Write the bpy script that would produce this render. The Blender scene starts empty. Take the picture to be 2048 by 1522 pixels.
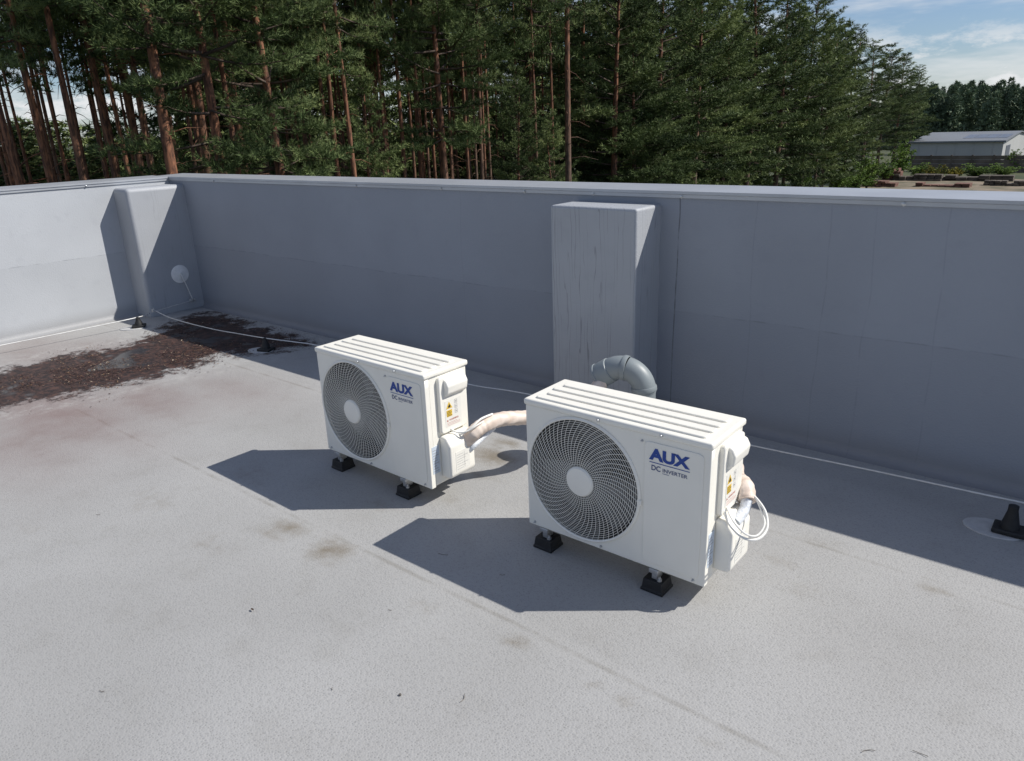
import bpy, bmesh, math, random
import numpy as np
from mathutils import Vector, Matrix, Quaternion
R = math.radians
scene = bpy.context.scene
COL = scene.collection
rnd = random.Random(7)

# ------------------------------------------------------------------ camera
F = 1480.0
TILT, ROLL, TH = R(19.05), R(2.1), R(39.9)
CAM = Vector((7.04, -3.52, 1.56))
fh = Vector((-math.sin(TH), math.cos(TH), 0)); right0 = Vector((math.cos(TH), math.sin(TH), 0))
fwd = fh*math.cos(TILT) + Vector((0, 0, -1))*math.sin(TILT)
up0 = right0.cross(fwd)
camX = right0*math.cos(ROLL) - up0*math.sin(ROLL)
camY = right0*math.sin(ROLL) + up0*math.cos(ROLL)
camZ = -fwd
cd = bpy.data.cameras.new('camera'); cam = bpy.data.objects.new('camera', cd); COL.objects.link(cam)
m = Matrix.Identity(4)
for i, c in enumerate((camX, camY, camZ)):
    for j in range(3): m[j][i] = c[j]
for j in range(3): m[j][3] = CAM[j]
cam.matrix_world = m
cd.sensor_width = 36; cd.lens = F/2048*36; cd.clip_end = 4000; cd.clip_start = .05
scene.camera = cam

def ray(u, v): return camX*((u-1024)/F) + camY*((761-v)/F) + fwd
def G(u, v, z=0.0):
    d = ray(u, v); return CAM + d*((z-CAM.z)/d.z)
def PY(u, v, y):
    d = ray(u, v); return CAM + d*((y-CAM.y)/d.y)
def PX(u, v, x):
    d = ray(u, v); return CAM + d*((x-CAM.x)/d.x)
GZ = -6.0
def FAR(u, dist, z=GZ):
    d = ray(u, 250); d.z = 0; d.normalize(); p = CAM + d*dist; return Vector((p.x, p.y, z))

# ------------------------------------------------------------------ node helpers
def NN(nt, t, props=None, ins=None):
    n = nt.nodes.new(t)
    for k, v in (props or {}).items(): setattr(n, k, v)
    for k, v in (ins or {}).items():
        s = n.inputs[k]
        if isinstance(v, bpy.types.NodeSocket): nt.links.new(v, s)
        else: s.default_value = v
    return n
def MA(nt, op, a, b=None, c=None, clamp=False):
    ins = {0: a}
    if b is not None: ins[1] = b
    if c is not None: ins[2] = c
    return NN(nt, 'ShaderNodeMath', {'operation': op, 'use_clamp': clamp}, ins).outputs[0]
def c4(c): return (c[0], c[1], c[2], 1.0)
def MIX(nt, f, a, b, mode='MIX'):
    a = c4(a) if isinstance(a, tuple) else a; b = c4(b) if isinstance(b, tuple) else b
    return NN(nt, 'ShaderNodeMix', {'data_type': 'RGBA', 'blend_type': mode}, {0: f, 6: a, 7: b}).outputs[2]
def NOISE(nt, vec, scale, detail=3, rough=.55):
    return NN(nt, 'ShaderNodeTexNoise', None, {'Vector': vec, 'Scale': scale, 'Detail': detail, 'Roughness': rough}).outputs[0]
def RAMP(nt, f, a, b):
    return NN(nt, 'ShaderNodeMapRange', {'interpolation_type': 'SMOOTHSTEP'}, {'Value': f, 'From Min': a, 'From Max': b, 'To Min': 0.0, 'To Max': 1.0}).outputs[0]
def MAP(nt, vec, sc): return NN(nt, 'ShaderNodeMapping', None, {'Vector': vec, 'Scale': sc}).outputs[0]
def newmat(name):
    mt = bpy.data.materials.new(name); mt.use_nodes = True
    return mt, mt.node_tree, mt.node_tree.nodes['Principled BSDF']
def pm(name, col, rough=.5, metal=0.0, var=.1, scale=12.0, bump=0.0, bscale=200.0):
    mt, nt, b = newmat(name)
    tc = NN(nt, 'ShaderNodeTexCoord').outputs['Object']
    n = NOISE(nt, tc, scale, 2)
    dark = tuple(x*(1-var) for x in col); lite = tuple(min(1, x*(1+var)) for x in col)
    nt.links.new(MIX(nt, RAMP(nt, n, .3, .7), dark, lite), b.inputs['Base Color'])
    b.inputs['Roughness'].default_value = rough; b.inputs['Metallic'].default_value = metal
    if bump:
        bn = NN(nt, 'ShaderNodeBump', None, {'Height': NOISE(nt, tc, bscale, 2), 'Strength': bump, 'Distance': .004})
        nt.links.new(bn.outputs[0], b.inputs['Normal'])
    return mt

# ------------------------------------------------------------------ mesh helpers
class MB:
    def __init__(s): s.v = []; s.f = []
    def add(s, vs, fs):
        o = len(s.v); s.v += [tuple(v) for v in vs]; s.f += [tuple(i+o for i in f) for f in fs]; return s
    def box(s, x0, x1, y0, y1, z0, z1):
        return s.add([(x0,y0,z0),(x1,y0,z0),(x1,y1,z0),(x0,y1,z0),(x0,y0,z1),(x1,y0,z1),(x1,y1,z1),(x0,y1,z1)],
                     [(3,2,1,0),(4,5,6,7),(0,1,5,4),(1,2,6,5),(2,3,7,6),(3,0,4,7)])
    def prism(s, pts, ax, a, b):
        n = len(pts)
        mk = {'x': lambda p, t: (t, p[0], p[1]), 'y': lambda p, t: (p[0], t, p[1]), 'z': lambda p, t: (p[0], p[1], t)}[ax]
        vs = [mk(p, a) for p in pts] + [mk(p, b) for p in pts]
        fs = [tuple(range(n-1, -1, -1)), tuple(range(n, 2*n))] + [(i, (i+1) % n, n+(i+1) % n, n+i) for i in range(n)]
        return s.add(vs, fs)
    def tube(s, path, r, n=10, caps=True):
        path = [Vector(p) for p in path]; k = len(path)
        rs = r if isinstance(r, (list, tuple)) else [r]*k
        t0 = (path[1]-path[0]).normalized()
        nrm = t0.cross(Vector((0, 0, 1)) if abs(t0.z) < .9 else Vector((1, 0, 0))).normalized()
        vs = []
        for i, p in enumerate(path):
            t = (path[min(i+1, k-1)]-path[max(i-1, 0)]).normalized()
            nrm = (nrm - t*nrm.dot(t)).normalized(); bi = t.cross(nrm)
            for j in range(n):
                a = 2*math.pi*j/n; vs.append(p + (nrm*math.cos(a)+bi*math.sin(a))*rs[i])
        fs = [(i*n+j, i*n+(j+1) % n, (i+1)*n+(j+1) % n, (i+1)*n+j) for i in range(k-1) for j in range(n)]
        if caps: fs += [tuple(range(n-1, -1, -1)), tuple(range((k-1)*n, k*n))]
        return s.add(vs, fs)
    def lathe(s, prof, org, ax, n=24, caps=True, loop=False):
        ax = Vector(ax).normalized(); org = Vector(org)
        a = ax.cross(Vector((0, 0, 1)) if abs(ax.z) < .9 else Vector((1, 0, 0))).normalized(); b = ax.cross(a)
        vs = []
        for (r, h) in prof:
            for j in range(n):
                t = 2*math.pi*j/n; vs.append(org + ax*h + (a*math.cos(t)+b*math.sin(t))*max(r, 1e-5))
        k = len(prof)
        fs = [((i % k)*n+j, (i % k)*n+(j+1) % n, ((i+1) % k)*n+(j+1) % n, ((i+1) % k)*n+j) for i in range(k if loop else k-1) for j in range(n)]
        if caps and not loop: fs += [tuple(range(n-1, -1, -1)), tuple(range((k-1)*n, k*n))]
        return s.add(vs, fs)
    def build(s, name, mat, parent=None, bevel=0.0, smooth=True, seg=2, recalc=True):
        me = bpy.data.meshes.new(name); me.from_pydata(s.v, [], s.f)
        if recalc:
            bm = bmesh.new(); bm.from_mesh(me); bmesh.ops.recalc_face_normals(bm, faces=bm.faces); bm.to_mesh(me); bm.free()
        if mat: me.materials.append(mat)
        if smooth:
            me.polygons.foreach_set('use_smooth', [True]*len(me.polygons)); me.set_sharp_from_angle(angle=R(38))
        o = bpy.data.objects.new(name, me); COL.objects.link(o)
        if parent: o.parent = parent
        if bevel:
            b = o.modifiers.new('bevel', 'BEVEL'); b.width = bevel; b.segments = seg; b.limit_method = 'ANGLE'; b.angle_limit = R(35)
        return o
def tag(o, label=None, cat=None, group=None, kind=None):
    for k, v in (('label', label), ('category', cat), ('group', group), ('kind', kind)):
        if v: o[k] = v
    return o
def thing(name, label, cat, loc=(0, 0, 0), rz=0.0, group=None):
    o = bpy.data.objects.new(name, None); COL.objects.link(o); o.empty_display_size = .2
    o.location = loc; o.rotation_euler = (0, 0, rz)
    return tag(o, label, cat, group)
def kids(o): return [c for c in bpy.data.objects if c.parent == o]
KID = {}
def dup(root, loc, rz, label, group=None, scale=None):
    r = root.copy(); COL.objects.link(r); r.location = loc; r.rotation_euler = (0, 0, rz); r['label'] = label
    if group: r['group'] = group
    if scale: r.scale = scale
    for ch, subs in KID[root.name]:
        c = ch.copy(); COL.objects.link(c); c.parent = r
        for g in subs:
            d = g.copy(); COL.objects.link(d); d.parent = c
    return r
def remember(root): KID[root.name] = [(c, kids(c)) for c in kids(root)]
def text_mb(s, offset=0.0):
    cu = bpy.data.curves.new('lettering', 'FONT'); cu.body = s; cu.offset = offset
    o = bpy.data.objects.new('lettering', cu); COL.objects.link(o)
    dg = bpy.context.evaluated_depsgraph_get(); dg.update()
    me = bpy.data.meshes.new_from_object(o.evaluated_get(dg))
    v = [tuple(x.co) for x in me.vertices]; f = [tuple(p.vertices) for p in me.polygons]
    bpy.data.objects.remove(o); bpy.data.curves.remove(cu); bpy.data.meshes.remove(me)
    return v, f
def text_into(mb, s, a0, a1, z0, z1, place, offset=0.0):
    v, f = text_mb(s, offset)
    xs = [p[0] for p in v]; ys = [p[1] for p in v]
    x0, x1, y0, y1 = min(xs), max(xs), min(ys), max(ys)
    mb.add([place(a0+(p[0]-x0)/(x1-x0)*(a1-a0), z0+(p[1]-y0)/(y1-y0)*(z1-z0)) for p in v], f)
def spline(pts, k=8):
    pts = [Vector(p) for p in pts]; out = []
    for i in range(len(pts)-1):
        p0 = pts[max(i-1, 0)]; p1 = pts[i]; p2 = pts[i+1]; p3 = pts[min(i+2, len(pts)-1)]
        for j in range(k):
            t = j/k
            out.append(.5*((2*p1)+(p2-p0)*t+(2*p0-5*p1+4*p2-p3)*t*t+(3*p1-p0-3*p2+p3)*t**3))
    out.append(pts[-1]); return out

# ------------------------------------------------------------------ light & sky
SUN = Vector((.570, .432, .698)).normalized()
sl = bpy.data.lights.new('sun', 'SUN'); so = bpy.data.objects.new('sun', sl); COL.objects.link(so)
sl.energy = 5.0; sl.angle = R(.5); sl.color = (1, .96, .89)
so.rotation_euler = SUN.to_track_quat('Z', 'Y').to_euler(); so.location = (20, 15, 25)
w = bpy.data.worlds.new('World'); scene.world = w; w.use_nodes = True
nt = w.node_tree; bg = nt.nodes['Background']
sky = NN(nt, 'ShaderNodeTexSky', {'sky_type': 'NISHITA', 'sun_disc': False, 'sun_elevation': math.asin(SUN.z),
         'sun_rotation': math.atan2(SUN.x, SUN.y), 'air_density': 1.0, 'dust_density': .3, 'ozone_density': 2.6}).outputs[0]
gen = NN(nt, 'ShaderNodeTexCoord').outputs['Generated']
el = NN(nt, 'ShaderNodeSeparateXYZ', None, {0: gen}).outputs[2]
n1 = NOISE(nt, MAP(nt, gen, (1, 1, 2.6)), 12.5, 6, .66)
n2 = NOISE(nt, MAP(nt, gen, (1.2, .6, 7)), 3.2, 5, .62)
cum = MA(nt, 'MULTIPLY', MA(nt, 'MULTIPLY', RAMP(nt, n1, .42, .62), 1.0), MA(nt, 'MULTIPLY', RAMP(nt, el, .0, .03), MA(nt, 'SUBTRACT', 1.0, RAMP(nt, el, .045, .11))))
wis = MA(nt, 'ADD', MA(nt, 'MULTIPLY', RAMP(nt, n2, .44, .70), .6), .05)
cl = MA(nt, 'MAXIMUM', cum, wis)
blue = MIX(nt, 1.0, sky, (.86, .97, 1.18), 'MULTIPLY')
nt.links.new(MIX(nt, cl, blue, (10.2, 10.4, 10.6)), bg.inputs[0]); bg.inputs[1].default_value = .078
scene.view_settings.view_transform = 'Standard'; scene.view_settings.look = 'None'; scene.view_settings.exposure = 0

# ------------------------------------------------------------------ materials
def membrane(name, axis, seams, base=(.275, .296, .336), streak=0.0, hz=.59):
    mt, nt, b = newmat(name)
    pos = NN(nt, 'ShaderNodeNewGeometry').outputs['Position']
    sp = NN(nt, 'ShaderNodeSeparateXYZ', None, {0: pos}); X = sp.outputs[axis]; Z = sp.outputs[2]
    big = NOISE(nt, pos, 1.3, 2); mid = NOISE(nt, pos, 9, 3, .6)
    wob = MA(nt, 'MULTIPLY', MA(nt, 'SUBTRACT', NOISE(nt, pos, 2.2, 1), .5), .05)
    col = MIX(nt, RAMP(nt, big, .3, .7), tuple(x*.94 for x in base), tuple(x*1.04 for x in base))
    col = MIX(nt, MA(nt, 'MULTIPLY', RAMP(nt, mid, .52, .75), .10), col, (.18, .19, .22))
    if hz:
        zz = MA(nt, 'ADD', Z, MA(nt, 'MULTIPLY', wob, .5))
        low = MA(nt, 'SUBTRACT', 1.0, RAMP(nt, zz, hz-.003, hz+.003))
        ln = MA(nt, 'SUBTRACT', 1.0, RAMP(nt, MA(nt, 'ABSOLUTE', MA(nt, 'SUBTRACT', zz, hz)), .001, .005))
        col = MIX(nt, MA(nt, 'MULTIPLY', low, .28), col, tuple(x*.76 for x in base))
        col = MIX(nt, MA(nt, 'MULTIPLY', ln, MA(nt, 'MULTIPLY', RAMP(nt, mid, .4, .65), .36)), col, (.11, .115, .13))
        grime = MA(nt, 'MULTIPLY', MA(nt, 'SUBTRACT', 1.0, RAMP(nt, MA(nt, 'ADD', Z, wob), .0, .16)), .5)
        col = MIX(nt, grime, col, (.19, .18, .175))
    for x0, st in seams:
        d = MA(nt, 'ABSOLUTE', MA(nt, 'SUBTRACT', MA(nt, 'ADD', X, wob), x0))
        ln = MA(nt, 'MULTIPLY', MA(nt, 'SUBTRACT', 1.0, RAMP(nt, d, .001, .0050)), MA(nt, 'MULTIPLY', RAMP(nt, mid, .3, .6), st))
        col = MIX(nt, ln, col, (.08, .085, .10))
    vo = NN(nt, 'ShaderNodeTexVoronoi', None, {'Vector': pos, 'Scale': 130.0}).outputs['Distance']
    h = MA(nt, 'ADD', MA(nt, 'MULTIPLY', NOISE(nt, pos, 1.3, 2), .6), MA(nt, 'MULTIPLY', vo, .045))
    if streak:
        s_ = MA(nt, 'ADD', MA(nt, 'ADD', sp.outputs[0], sp.outputs[1]), MA(nt, 'MULTIPLY', MA(nt, 'SUBTRACT', NOISE(nt, MAP(nt, pos, (13, 13, 1.6)), 1.0, 3), .5), .10))
        wv = MA(nt, 'SINE', MA(nt, 'MULTIPLY', s_, 250.0))
        stk = MA(nt, 'MULTIPLY', RAMP(nt, wv, .80, 1.0), RAMP(nt, NOISE(nt, MAP(nt, pos, (34, 34, 1.8)), 1.0, 2), .42, .66))
        col = MIX(nt, MA(nt, 'MULTIPLY', stk, streak), col, (.15, .155, .165))
        h = MA(nt, 'ADD', h, MA(nt, 'MULTIPLY', wv, .006*streak))
    bp = NN(nt, 'ShaderNodeBump', None, {'Height': h, 'Strength': .5, 'Distance': .03})
    nt.links.new(col, b.inputs['Base Color']); nt.links.new(bp.outputs[0], b.inputs['Normal'])
    b.inputs['Roughness'].default_value = .55
    return mt
bx = [(PY(925, 500, 0).x, .14), (PY(1352, 560, 0).x, .8), (PY(1505, 560, 0).x, .16), (PY(1650, 560, 0).x, .18),
      (PY(1735, 600, 0).x, .14), (PY(1880, 600, 0).x, .14)]
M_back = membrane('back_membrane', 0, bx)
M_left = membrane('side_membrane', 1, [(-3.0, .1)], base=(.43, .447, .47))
M_post = membrane('post_membrane', 0, [], base=(.365, .38, .405), streak=.6, hz=0)
M_post2 = membrane('corner_post_membrane', 0, [], base=(.375, .39, .415), streak=.22, hz=0)

def floor_mat(name, full):
    mt, nt, b = newmat(name)
    pos = NN(nt, 'ShaderNodeNewGeometry').outputs['Position']
    Y = NN(nt, 'ShaderNodeSeparateXYZ', None, {0: pos}).outputs[1]
    at = lambda n: NN(nt, 'ShaderNodeAttribute', {'attribute_name': n}).outputs['Fac']
    big = NOISE(nt, pos, .9, 3, .6); mid = NOISE(nt, pos, 5, 4, .65); fine = NOISE(nt, pos, 75, 2, .6)
    col = MIX(nt, RAMP(nt, big, .3, .7), (.338, .335, .329), (.380, .378, .373))
    col = MIX(nt, MA(nt, 'MULTIPLY', RAMP(nt, mid, .5, .72), .22), col, (.25, .241, .222))
    col = MIX(nt, MA(nt, 'MULTIPLY', RAMP(nt, fine, .48, .75), .28), col, (.21, .208, .204))
    vn = NN(nt, 'ShaderNodeTexVoronoi', None, {'Vector': MAP(nt, pos, (1, 1.3, 0)), 'Scale': 122.0, 'Randomness': .75})
    vd = vn.outputs['Distance']; rc = NN(nt, 'ShaderNodeSeparateColor', None, {0: vn.outputs['Color']}).outputs[0]
    pit = MA(nt, 'MULTIPLY', MA(nt, 'SUBTRACT', 1.0, RAMP(nt, vd, .14, .44)), MA(nt, 'ADD', .4, MA(nt, 'MULTIPLY', rc, .6)))
    col = MIX(nt, MA(nt, 'MULTIPLY', pit, .52), col, (.145, .143, .14))
    wob = MA(nt, 'MULTIPLY', MA(nt, 'SUBTRACT', big, .5), .03)
    fr = MA(nt, 'DIVIDE', MA(nt, 'SUBTRACT', MA(nt, 'ADD', Y, wob), -.90), 1.06)
    fr = MA(nt, 'SUBTRACT', MA(nt, 'FRACT', MA(nt, 'ADD', fr, .5)), .5)
    near = RAMP(nt, Y, -2.5, -2.3)
    ds = MA(nt, 'ABSOLUTE', fr)
    ln = MA(nt, 'MULTIPLY', MA(nt, 'MULTIPLY', MA(nt, 'SUBTRACT', 1.0, RAMP(nt, ds, .002, .014)), near), RAMP(nt, mid, .35, .62))
    col = MIX(nt, MA(nt, 'MULTIPLY', ln, .40), col, (.15, .135, .108))
    band = MA(nt, 'MULTIPLY', MA(nt, 'MULTIPLY', MA(nt, 'SUBTRACT', 1.0, RAMP(nt, ds, .03, .05)), near), .12)
    col = MIX(nt, band, col, (.43, .425, .415))
    n14 = NOISE(nt, pos, 13, 4, .68)
    sn = RAMP(nt, MA(nt, 'ADD', at('stain'), MA(nt, 'MULTIPLY', MA(nt, 'SUBTRACT', n14, .5), 1.1)), .15, 1.2)
    col = MIX(nt, MA(nt, 'MULTIPLY', sn, .80), col, (.155, .122, .075))
    hb = MA(nt, 'MULTIPLY', vd, .085); rough = .70
    if full:
        col = MIX(nt, MA(nt, 'MULTIPLY', at('pink'), MA(nt, 'ADD', .38, MA(nt, 'MULTIPLY', mid, .65))), col, (.19, .128, .118))
        col = MIX(nt, MA(nt, 'MULTIPLY', at('dust'), MA(nt, 'MULTIPLY', RAMP(nt, n14, .42, .7), .75)), col, (.48, .47, .45))
        md0 = MA(nt, 'ADD', at('mud'), MA(nt, 'MULTIPLY', MA(nt, 'SUBTRACT', NOISE(nt, pos, 5.5, 6, .8), .5), 2.1))
        md = MA(nt, 'MULTIPLY', RAMP(nt, md0, .40, .70), RAMP(nt, at('mud'), .02, .5))
        mc = MIX(nt, RAMP(nt, NOISE(nt, pos, 20, 4, .75), .42, .64), (.016, .009, .009), (.080, .039, .030))
        wet = MA(nt, 'MULTIPLY', MA(nt, 'MULTIPLY', md, RAMP(nt, at('mud'), .80, .98)), RAMP(nt, NOISE(nt, pos, 2.6, 2), .54, .60))
        mc = MIX(nt, wet, mc, (.026, .022, .023))
        col = MIX(nt, md, col, mc)
        rough = MA(nt, 'SUBTRACT', .74, MA(nt, 'MULTIPLY', wet, .46))
        hb = MA(nt, 'MULTIPLY', hb, MA(nt, 'SUBTRACT', 1.0, RAMP(nt, at('mud'), .6, .9)))
    h = MA(nt, 'ADD', hb, MA(nt, 'MULTIPLY', NOISE(nt, pos, .9, 1), 1.4))
    bp = NN(nt, 'ShaderNodeBump', None, {'Height': h, 'Strength': .6, 'Distance': .02})
    nt.links.new(col, b.inputs['Base Color']); nt.links.new(bp.outputs[0], b.inputs['Normal'])
    if full: nt.links.new(rough, b.inputs['Roughness'])
    else: b.inputs['Roughness'].default_value = rough
    return mt
M_floor = floor_mat('roof_membrane', False); M_floor2 = floor_mat('roof_membrane_soiled', True)
M_coping = pm('coping_metal', (.42, .435, .46), .42, .35, .06, 3)
M_white = pm('unit_white', (.83, .805, .73), .42, 0, .02, 6)
M_white2 = pm('unit_white_plastic', (.84, .815, .745), .38, 0, .02, 6)
M_dark = pm('shroud_dark', (.04, .041, .042), .7, 0, .2, 30)
M_fan = pm('fan_grey', (.12, .12, .12), .5, 0, .1, 15)
M_blue = pm('logo_blue', (.007, .05, .28), .45, 0, .03, 10)
M_navy = pm('logo_navy', (.02, .045, .17), .45, 0, .03, 10)
M_black = pm('rubber_black', (.012, .012, .013), .6, 0, .25, 40, .3, 150)
M_zinc = pm('zinc_steel', (.50, .51, .52), .4, .8, .1, 60)
M_alu = pm('aluminium_wire', (.62, .62, .61), .4, .35, .08, 30)
M_label = pm('label_white', (.78, .765, .71), .5, 0, .02, 10)
M_plate = pm('rating_plate', (.55, .62, .70), .4, 0, .06, 60)
M_yellow = pm('label_yellow', (.75, .50, .06), .5, 0, .03, 10)
M_ink = pm('label_ink', (.03, .03, .03), .5, 0, .03, 10)
M_grey_ink = pm('label_grey_ink', (.35, .35, .36), .5, 0, .03, 10)
M_red = pm('label_red', (.52, .16, .12), .5, 0, .03, 10)
M_pvc = pm('pvc_grey', (.225, .255, .27), .45, 0, .07, 8)
M_cable = pm('cable_white', (.80, .79, .75), .45, 0, .03, 10)
M_patch = pm('patch_pale', (.47, .47, .47), .5, 0, .08, 30)
def wrap_mat():
    mt, nt, b = newmat('wrap_tape')
    tc = NN(nt, 'ShaderNodeTexCoord').outputs['Object']
    wv = NN(nt, 'ShaderNodeTexWave', {'bands_direction': 'X'}, {'Vector': NN(nt, 'ShaderNodeMapping', None, {'Vector': tc, 'Rotation': (0, .5, .5)}).outputs[0], 'Scale': 9.0, 'Distortion': 1.8, 'Detail': 2.0}).outputs[1]
    nt.links.new(MIX(nt, wv, (.66, .54, .455), (.75, .645, .565)), b.inputs['Base Color']); b.inputs['Roughness'].default_value = .5
    bp = NN(nt, 'ShaderNodeBump', None, {'Height': wv, 'Strength': .55, 'Distance': .007}); nt.links.new(bp.outputs[0], b.inputs['Normal'])
    return mt
M_wrap = wrap_mat()
M_foil = pm('foil_sleeve', (.70, .73, .77), .45, .1, .12, 90, .5, 120)

# ------------------------------------------------------------------ roof deck
def poly_sd(P, poly):
    P = np.asarray(P); n = len(poly); d = np.full(len(P), 1e9); ins = np.zeros(len(P), bool)
    for i in range(n):
        a = np.array(poly[i]); b = np.array(poly[(i+1) % n]); e = b-a; wv = P-a
        t = np.clip((wv@e)/(e@e), 0, 1); q = wv-np.outer(t, e); d = np.minimum(d, np.hypot(q[:, 0], q[:, 1]))
        c1 = (P[:, 1] >= a[1]) != (P[:, 1] >= b[1])
        with np.errstate(divide='ignore', invalid='ignore'):
            xi = a[0]+(P[:, 1]-a[1])/(b[1]-a[1]+1e-12)*e[0]
        ins ^= c1 & (P[:, 0] < xi)
    return np.where(ins, d, -d)
def px_poly(pts): return [tuple(G(u, v)[:2]) for u, v in pts]
MUD = px_poly([(-60, 760), (0, 742), (60, 724), (150, 706), (250, 690), (310, 666), (350, 642), (398, 624), (450, 628), (520, 652), (600, 674), (625, 690),
               (540, 708), (440, 712), (400, 735), (300, 757), (200, 782), (100, 802), (0, 818), (-80, 830)])
xs = np.concatenate([np.arange(0, 9, .04), np.arange(9, 18.01, .5)]); ys = np.concatenate([np.arange(-12, -4.8, .4), np.arange(-4.8, .001, .04)])
ys[-1] = 0
XX, YY = np.meshgrid(xs, ys); P = np.stack([XX.ravel(), YY.ravel()], 1)
nx, ny = len(xs), len(ys)
ii = (np.arange(ny-1)[:, None]*nx + np.arange(nx-1)[None, :]).ravel()
me = bpy.data.meshes.new('roof_deck')
me.from_pydata([(p[0], p[1], 0.0) for p in P], [], [(i, i+1, i+nx+1, i+nx) for i in ii])
mud = np.clip(.5+poly_sd(P, MUD)/.50, 0, 1)
def blobs(lst):
    s = np.zeros(len(P))
    for u, v, r, k in lst:
        c = G(u, v); dx = (P[:, 0]-c.x)/(r*1.9); dy = (P[:, 1]-c.y)/r
        s = np.maximum(s, k*np.exp(-(dx*dx+dy*dy)))
    return s
stain = blobs([(580, 1055, .06, .85), (545, 1068, .05, .6), (668, 1097, .07, .85), (640, 1112, .06, .7), (985, 912, .10, .95), (1010, 885, .06, .85), (960, 950, .06, .6), (1035, 1283, .03, 1.0),
               (1195, 1366, .022, .9), (900, 1000, .05, .5), (1250, 1395, .03, .6), (840, 1215, .05, .4), (1560, 1120, .05, .5), (1640, 1085, .05, .5), (1600, 1175, .06, .45),
               (1870, 1180, .05, .5), (420, 1090, .08, .45), (1420, 1480, .02, .8), (60, 1060, .06, .4), (500, 950, .12, .4), (300, 1000, .12, .4), (760, 1010, .09, .4)])
pink = blobs([(120, 830, .42, 1), (300, 800, .3, .8), (40, 890, .35, .7), (450, 780, .3, .55), (200, 700, .3, .6), (80, 705, .4, .6), (230, 870, .25, .55)])
dust = np.clip(1-np.abs(poly_sd(P, MUD)+.14)/.16, 0, 1)*.6 + np.clip(1-np.abs(P[:, 1]+.12)/.12, 0, 1)*.35
for nme, arr in (('mud', mud), ('stain', stain), ('pink', pink), ('dust', dust)):
    a = me.attributes.new(nme, 'FLOAT', 'POINT'); a.data.foreach_set('value', arr.astype(np.float32))
me.materials.append(M_floor); me.materials.append(M_floor2)
soil = (mud > .01) | (pink > .01) | (dust > .005)
me.polygons.foreach_set('material_index', (soil[ii] | soil[ii+1] | soil[ii+nx] | soil[ii+nx+1]).astype(np.int32))
deck = bpy.data.objects.new('roof_deck', me); COL.objects.link(deck); tag(deck, kind='structure')

# leaf litter
mt, nt, b = newmat('litter')
at = NN(nt, 'ShaderNodeAttribute', {'attribute_name': 'tint'}).outputs['Fac']
cr = NN(nt, 'ShaderNodeValToRGB', None, {0: at}); e = cr.color_ramp.elements
e[0].color = (.022, .010, .010, 1); e[1].color = (.42, .35, .26, 1)
k = e.new(.72); k.color = (.078, .034, .025, 1); k = e.new(.93); k.color = (.2, .12, .065, 1)
nt.links.new(cr.outputs[0], b.inputs['Base Color']); b.inputs['Roughness'].default_value = .8
M_litter = mt
rng = np.random.default_rng(3)
mn = np.min(MUD, 0)-.3; mx = np.max(MUD, 0)+.3
C = rng.uniform(np.maximum(mn, (.02, -9)), np.minimum(mx, (9, -.02)), (70000, 2)); sd = poly_sd(C, MUD)
den = np.sin(C[:, 0]*4.1+C[:, 1]*3)*np.sin(C[:, 1]*5.3-C[:, 0]*1.7)+.6*np.sin(C[:, 0]*13+C[:, 1]*9)*np.sin(C[:, 1]*17-C[:, 0]*6)
C = C[(sd+rng.normal(0, .15, len(C)) > 0.06) & (rng.random(len(C)) < .30+.7*den)][:9000]
n = len(C); a = rng.random(n)*6.28; L = rng.uniform(.003, .0105, n); Wd = L*rng.uniform(.2, .55, n); tl = rng.normal(0, .2, n)
dx = np.stack([np.cos(a)*L, np.sin(a)*L, tl*L], 1); dy = np.stack([-np.sin(a)*Wd, np.cos(a)*Wd, rng.normal(0, .2, n)*Wd], 1)
c3 = np.concatenate([C, (.003+rng.random(n)*.004)[:, None]], 1)
V = np.stack([c3-dx, c3+dy, c3+dx, c3-dy], 1).reshape(-1, 3)
me = bpy.data.meshes.new('leaf_litter'); me.from_pydata(V.tolist(), [], [(4*i, 4*i+1, 4*i+2, 4*i+3) for i in range(n)])
a = me.attributes.new('tint', 'FLOAT', 'POINT'); a.data.foreach_set('value', np.repeat(rng.random(n)**1.2, 4).astype(np.float32))
me.materials.append(M_litter)
o = bpy.data.objects.new('leaf_litter', me); COL.objects.link(o)
tag(o, 'brown leaf and needle litter drifted over the wet roof corner', 'leaf litter', kind='stuff')

# ------------------------------------------------------------------ parapets
def fillet(sgn=1): return [(0.0, .05), (-.006*1, .022), (-.022, .006), (-.05, .0015)]
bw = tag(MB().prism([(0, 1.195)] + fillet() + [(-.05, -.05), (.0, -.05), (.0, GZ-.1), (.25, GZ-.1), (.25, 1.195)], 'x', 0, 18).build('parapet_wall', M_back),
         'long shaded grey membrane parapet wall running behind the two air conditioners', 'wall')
CP = [(-.010, 1.180), (-.010, 1.197), (-.016, 1.200), (-.016, 1.214), (.285, 1.222), (.285, 1.15), (.27, 1.15), (.27, 1.2), (.01, 1.2), (.01, 1.180)]
cp = MB().prism(CP, 'x', -.285, 18).build('coping', M_coping, bw)
def screw(p, ax, parent, mat=M_zinc, r=.007):
    return MB().lathe([(r*1.5, 0), (r*1.5, .002), (r, .0022), (r, .007), (r*.6, .009)], p, ax, 8).build('screw', mat, parent)
for u, v in ((425, 358), (710, 367), (880, 372), (1047, 376), (1185, 380), (1362, 384), (1808, 398)):
    p = PY(u, v, -.017); screw((p.x, -.0095, 1.188), (0, -1, 0), cp)
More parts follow.
